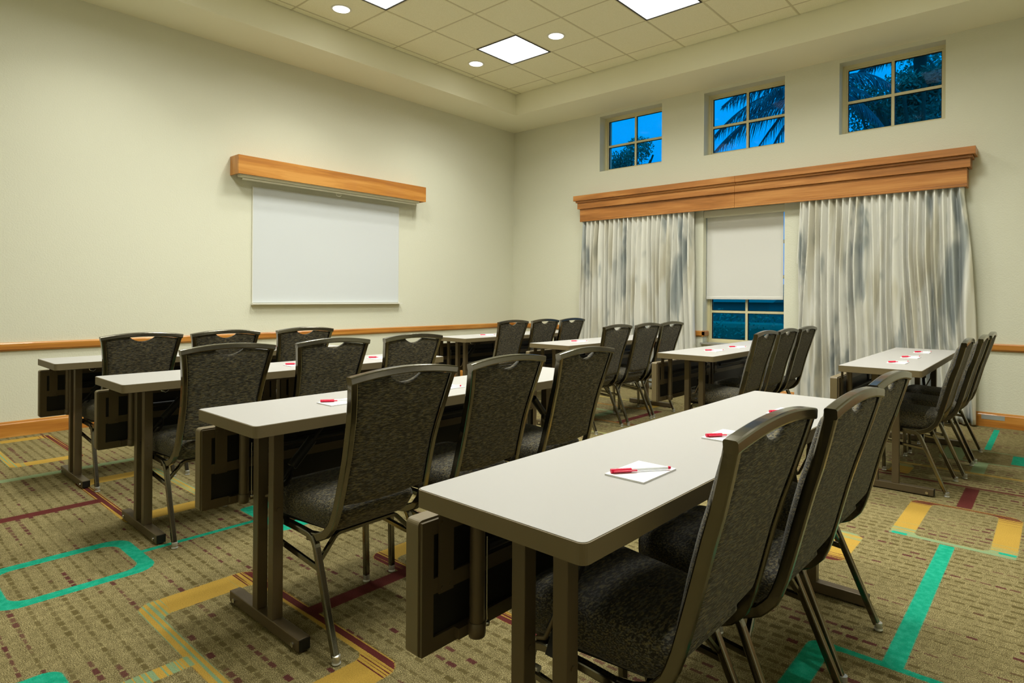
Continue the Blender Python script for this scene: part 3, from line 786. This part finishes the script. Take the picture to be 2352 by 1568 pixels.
CHAIRS = {  # origin x, centre y, rotation
    'D': [(-4.478, 1.268, .020), (-4.457, 1.751, .015), (-4.454, 2.309, .016)], 'C': [(-3.278, 1.264, .018), (-3.286, 1.825, .006), (-3.293, 2.373, .008)],
    'B': [(-1.953, 1.265, .022), (-1.961, 1.773, .030), (-1.973, 2.320, .018)], 'A': [(-.756, 1.270, -.013), (-.710, 1.728, -.024), (-.724, 2.226, -.030)],
    'E': [(-4.419, 4.518, .012), (-4.413, 5.014, .010), (-4.410, 5.488, .008)], 'F': [(-3.182, 4.485, .018), (-3.175, 4.989, .010), (-3.187, 5.473, .010)],
    'G': [(-1.913, 4.455, .024), (-1.920, 4.950, .010), (-1.930, 5.485, .016)], 'H': [(-.737, 4.530, 0), (-.700, 5.055, 0), (-.690, 5.565, 0)]}
POS_L = ['at the near end', 'in the middle', 'at the aisle end']; POS_W = ['at the aisle end', 'in the middle', 'at the curtain end']
chair0 = make_chair(); first = True
for k in 'DCBAEFGH':
    for i, (x, y, rz) in enumerate(CHAIRS[k]):
        o = chair0 if first else copy_tree(chair0); first = False
        o.location = (x, y, 0); o.rotation_euler = (0, 0, rz)
        tag(o, 'dark woven banquet chair %s of the %s row, %s' % ((POS_L if k in 'ABCD' else POS_W)[i], ROW[k], BLK[k]), 'chair', 'banquet chairs behind the tables')

# ------------------------------------------------------------------ notepads and pens
pad_me = MB().box(0, .102, 0, .150, 0, .004).mesh('notepad', 'paper')
def make_pen():
    r = empty('pen'); h = .0052
    MB().cyl((.048, 0, h), (.141, 0, h), .0040, 12).obj('barrel', 'pen_clear', r)
    c = MB(); c.cyl((0, 0, h), (.050, 0, h), .0051, 12); cap = c.obj('cap', 'red_plastic', r)
    MB().box(.004, .062, -.0095, -.0055, h - .0018, h + .0018, bev=.0008).obj('clip', 'red_plastic', cap)
    MB().cyl((.141, 0, h), (.148, 0, h), .0036, 12).obj('end_plug', 'red_plastic', r)
    return r
pen0 = make_pen(); first = True
PADS = {'A': (.242, [.354, .853, 1.364]), 'B': (.200, [.350, .873, 1.40]), 'C': (.195, [.36, .876, 1.443]), 'D': (.205, [.36, .88, 1.432]),
        'E': (.19, [.435, .92, 1.42]), 'F': (.17, [.375, .93, 1.50]), 'G': (.197, [.376, .834, 1.36]), 'H': (.202, [.356, .829, 1.37])}
for k in 'DCBAEFGH':
    tx, ty, rz = TABLES[k]; rz = math.radians(rz); rx, yl = PADS[k]
    for i, yy in enumerate(yl):
        c, s = math.cos(rz), math.sin(rz); jit = random.uniform(-.03, .03) if k not in 'A' else 0
        x, y = tx + rx * c - yy * s, ty + rx * s + yy * c
        p = bpy.data.objects.new('notepad', pad_me); COL.objects.link(p); p.location = (x, y, TOPZ + .0002); p.rotation_euler = (0, 0, rz + jit)
        w = '%s of the %s row, %s' % ((POS_L if k in 'ABCD' else POS_W)[i], ROW[k], BLK[k])
        tag(p, 'small white notepad ' + w, 'notepad', 'notepads on the tables')
        o = pen0 if first else copy_tree(pen0); first = False
        a = rz + jit + math.atan2(.120, .088) + random.uniform(-.04, .04) * (0 if k == 'A' else 1)
        o.location = (x + .010 * c, y + .010, TOPZ + .0044); o.rotation_euler = (0, 0, a)
        tag(o, 'red-capped pen on the notepad ' + w, 'pen', 'red pens on the notepads')

# ------------------------------------------------------------------ outside
def leaf_cloud(mb, c, rad, n, size, rnd, flat=.6):
    for _ in range(n):
        while True:
            d = Vector((rnd.uniform(-1, 1), rnd.uniform(-1, 1), rnd.uniform(-1, 1)))
            if d.length < 1: break
        p = Vector(c) + Vector((d.x * rad[0], d.y * rad[1], d.z * rad[2]))
        a = Vector((rnd.uniform(-1, 1), rnd.uniform(-1, 1), rnd.uniform(-1, 1))).normalized(); b = a.orthogonal().normalized()
        s = size * rnd.uniform(.6, 1.3); q = s * .42
        mb.add([p - a * s, p + b * q, p + a * s, p - b * q], [(0, 1, 2, 3)])
struct(MB().box(-45, 30, YW + .31, 60, -.55, -.35).obj('ground', 'lawn'))
def palm(loc, h, fronds, seed, label):
    rnd = random.Random(seed); root = empty('palm_tree', (loc[0], loc[1], -.35)); tag(root, label, 'palm tree', 'palms outside the windows')
    tp = Vector((0, 0, h)); mb = MB()
    path = [Vector((.12 * math.sin(q * 2.2), 0, (h - .05) * q)) for q in [k / 14 for k in range(15)]]
    for a, b, q in zip(path, path[1:], range(14)): mb.sweep([a, b], circ(.15 - .004 * q + (.015 if q % 2 else 0), 10), (1, 0, 0), 0, True)
    mb.obj('trunk', 'trunk_bark', root)
    for (p1, p2) in fronds:
        p0, p1, p2 = tp, Vector(p1) + tp, Vector(p2) + tp
        pts = [p0 * (1 - t) ** 2 + p1 * 2 * t * (1 - t) + p2 * t * t for t in [q / 20 for q in range(21)]]
        L = sum((b - a).length for a, b in zip(pts, pts[1:])); hz = (p2 - p0); hz.z = 0; hz.normalize()
        side = Vector((-hz.y, hz.x, 0)); fb = MB(); fb.sweep(pts, circ(.014, 5), side[:]); nl = int(L * 38)
        for q in range(int(nl * .08), nl):
            t = q / nl; i = min(int(t * 20), 19); p = pts[i].lerp(pts[i + 1], t * 20 - i); tn = (pts[i + 1] - pts[i]).normalized()
            ll = min(.62, L * .27) * math.sin(math.pi * (.14 + .80 * t)) * rnd.uniform(.75, 1.15)
            for sgn in (-1, 1):
                sp = rnd.uniform(.35, .7)
                dd = (side * sgn * sp + tn * rnd.uniform(.45, .75) + Vector((0, 0, -.55))).normalized(); m_ = p + dd * ll * .5; e = m_ + (dd + Vector((0, 0, -.7))).normalized() * ll * .5
                wv = tn * .009
                fb.add([p - wv, p + wv, m_ + wv, e, m_ - wv], [(0, 1, 2, 3, 4)])
        fb.obj('frond', 'palm_green', root)
def ring_fronds(n, L, seed, up0=-.1, up1=.9):
    rnd = random.Random(seed); out = []
    for k in range(n):
        a = 2 * math.pi * k / n + rnd.uniform(-.2, .2); u = rnd.uniform(up0, up1); l = L * rnd.uniform(.85, 1.1)
        d = Vector((math.cos(a), math.sin(a), 0)); out.append((d * l * .5 + Vector((0, 0, l * (u * .6 + .1))), d * l * .95 + Vector((0, 0, l * (u * .75 - .45)))))
    return out
def tree(loc, h, crown, n, size, seed, label):
    rnd = random.Random(seed); root = empty('leafy_tree', (loc[0], loc[1], -.35)); tag(root, label, 'tree', 'leafy trees outside')
    mb = MB(); mb.sweep([(0, 0, 0), (.05, .02, h * .35), (-.05, .05, h * .7)], circ(.12, 8), (1, 0, 0), 0, True)
    for k in range(9):
        a = rnd.uniform(0, 6.28); z0 = h * rnd.uniform(.35, .65); e = Vector((math.cos(a) * crown[0] * .8, math.sin(a) * crown[1] * .8, h + crown[2] * rnd.uniform(-.6, .7)))
        mb.sweep([(0, 0, z0), e * .5 + Vector((0, 0, z0 * .5)), e], circ(.03, 6), (1, .3, 0), 0, True)
    mb.obj('trunk', 'trunk_bark', root)
    lb = MB()
    for k in range(14):
        a = rnd.uniform(0, 6.28); q = rnd.uniform(0, .75)
        c = (math.cos(a) * crown[0] * q, math.sin(a) * crown[1] * q, h + rnd.uniform(-.7, .75) * crown[2])
        leaf_cloud(lb, c, (crown[0] * .42, crown[1] * .42, crown[2] * .36), n // 14, size, rnd)
    tag(lb.obj('foliage', 'leaf_green', root), kind='stuff')
palm((-3.15, 11.5), 5.10, [((-1.0, 0, .55), (-2.02, 0, -.46)), ((-1.0, -.15, .15), (-1.90, -.2, -.80)), ((-.62, .1, -.05), (-1.05, .15, -1.10)), ((-.9, .3, .95), (-2.0, .4, .25)),
    ((-.5, .8, .7), (-.9, 1.6, .1)), ((.5, .8, .5), (.8, 1.5, -.4)), ((.6, -.2, .5), (1.25, -.3, -.35)), ((.55, .1, .05), (1.05, .1, -.95)), ((.3, -.7, .4), (.5, -1.2, -.5)), ((-.3, -.8, .4), (-.6, -1.3, -.4)), ((0, .1, .8), (.1, .2, 1.5)), ((-.8, .5, .75), (-1.75, .8, -.05)), ((-.75, -.4, .65), (-1.6, -.6, .15)), ((-.5, .3, .35), (-1.3, .5, -.65)), ((-.7, .15, 1.1), (-1.6, .2, .75)), ((-.3, 0, .8), (-.75, 0, 1.3))],
    5, 'palm with long drooping fronds filling the middle high window')
palm((-2.16, 14.0), 6.25, ring_fronds(16, 1.5, 11, .1, 1.2), 11, 'palm with upright fronds high in the right high window')
tree((-10.30, 16.4), 5.55, (1.25, .9, .95), 7000, .045, 2, 'small-leaved tree low in the left high window')
tree((-3.05, 17.0), 5.95, (1.45, .8, 1.75), 16000, .05, 4, 'dense leafy tree on the left side of the right high window')
tree((-1.80, 12.4), 4.80, (.85, .6, .72), 5200, .045, 9, 'leafy tree low on the right side of the right high window')
rnd = random.Random(21)
hd = MB()
for k in range(46):
    x = -9.5 + k * .26; leaf_cloud(hd, (x, 11.0 + rnd.uniform(-.3, .3), .28 + rnd.uniform(-.08, .10)), (.42, .45, .66), 330, .038, rnd)
tag(hd.obj('hedge', 'hedge_green'), 'clipped green hedge seen through the lower centre window', 'hedge', kind='stuff')
hc = MB().box(-9.4, 2.4, 10.85, 11.15, -.4, .72, bev=.1).obj('hedge_core', 'hedge_green', bpy.data.objects['hedge'])
for (x, y, w_, d_, h_, seed, lab) in ((-11.2, 24, 5.5, 5, 1.35, 1, 'low house with sloping grey roof beyond the hedge, left'), (-5.6, 27, 4.2, 5, 1.55, 2, 'low house with sloping grey roof beyond the hedge, right')):
    hr = empty('house', (x, y, -.35)); tag(hr, lab, 'house', 'houses beyond the hedge')
    MB().box(-w_ / 2, w_ / 2, 0, d_, 0, h_).obj('wall', 'house_wall', hr)
    MB().prism([(-.4, h_), (d_ + .4, h_), (d_ / 2, h_ + .75)], -w_ / 2 - .3, w_ / 2 + .3, axis='x').obj('roof', 'roof_grey', hr)
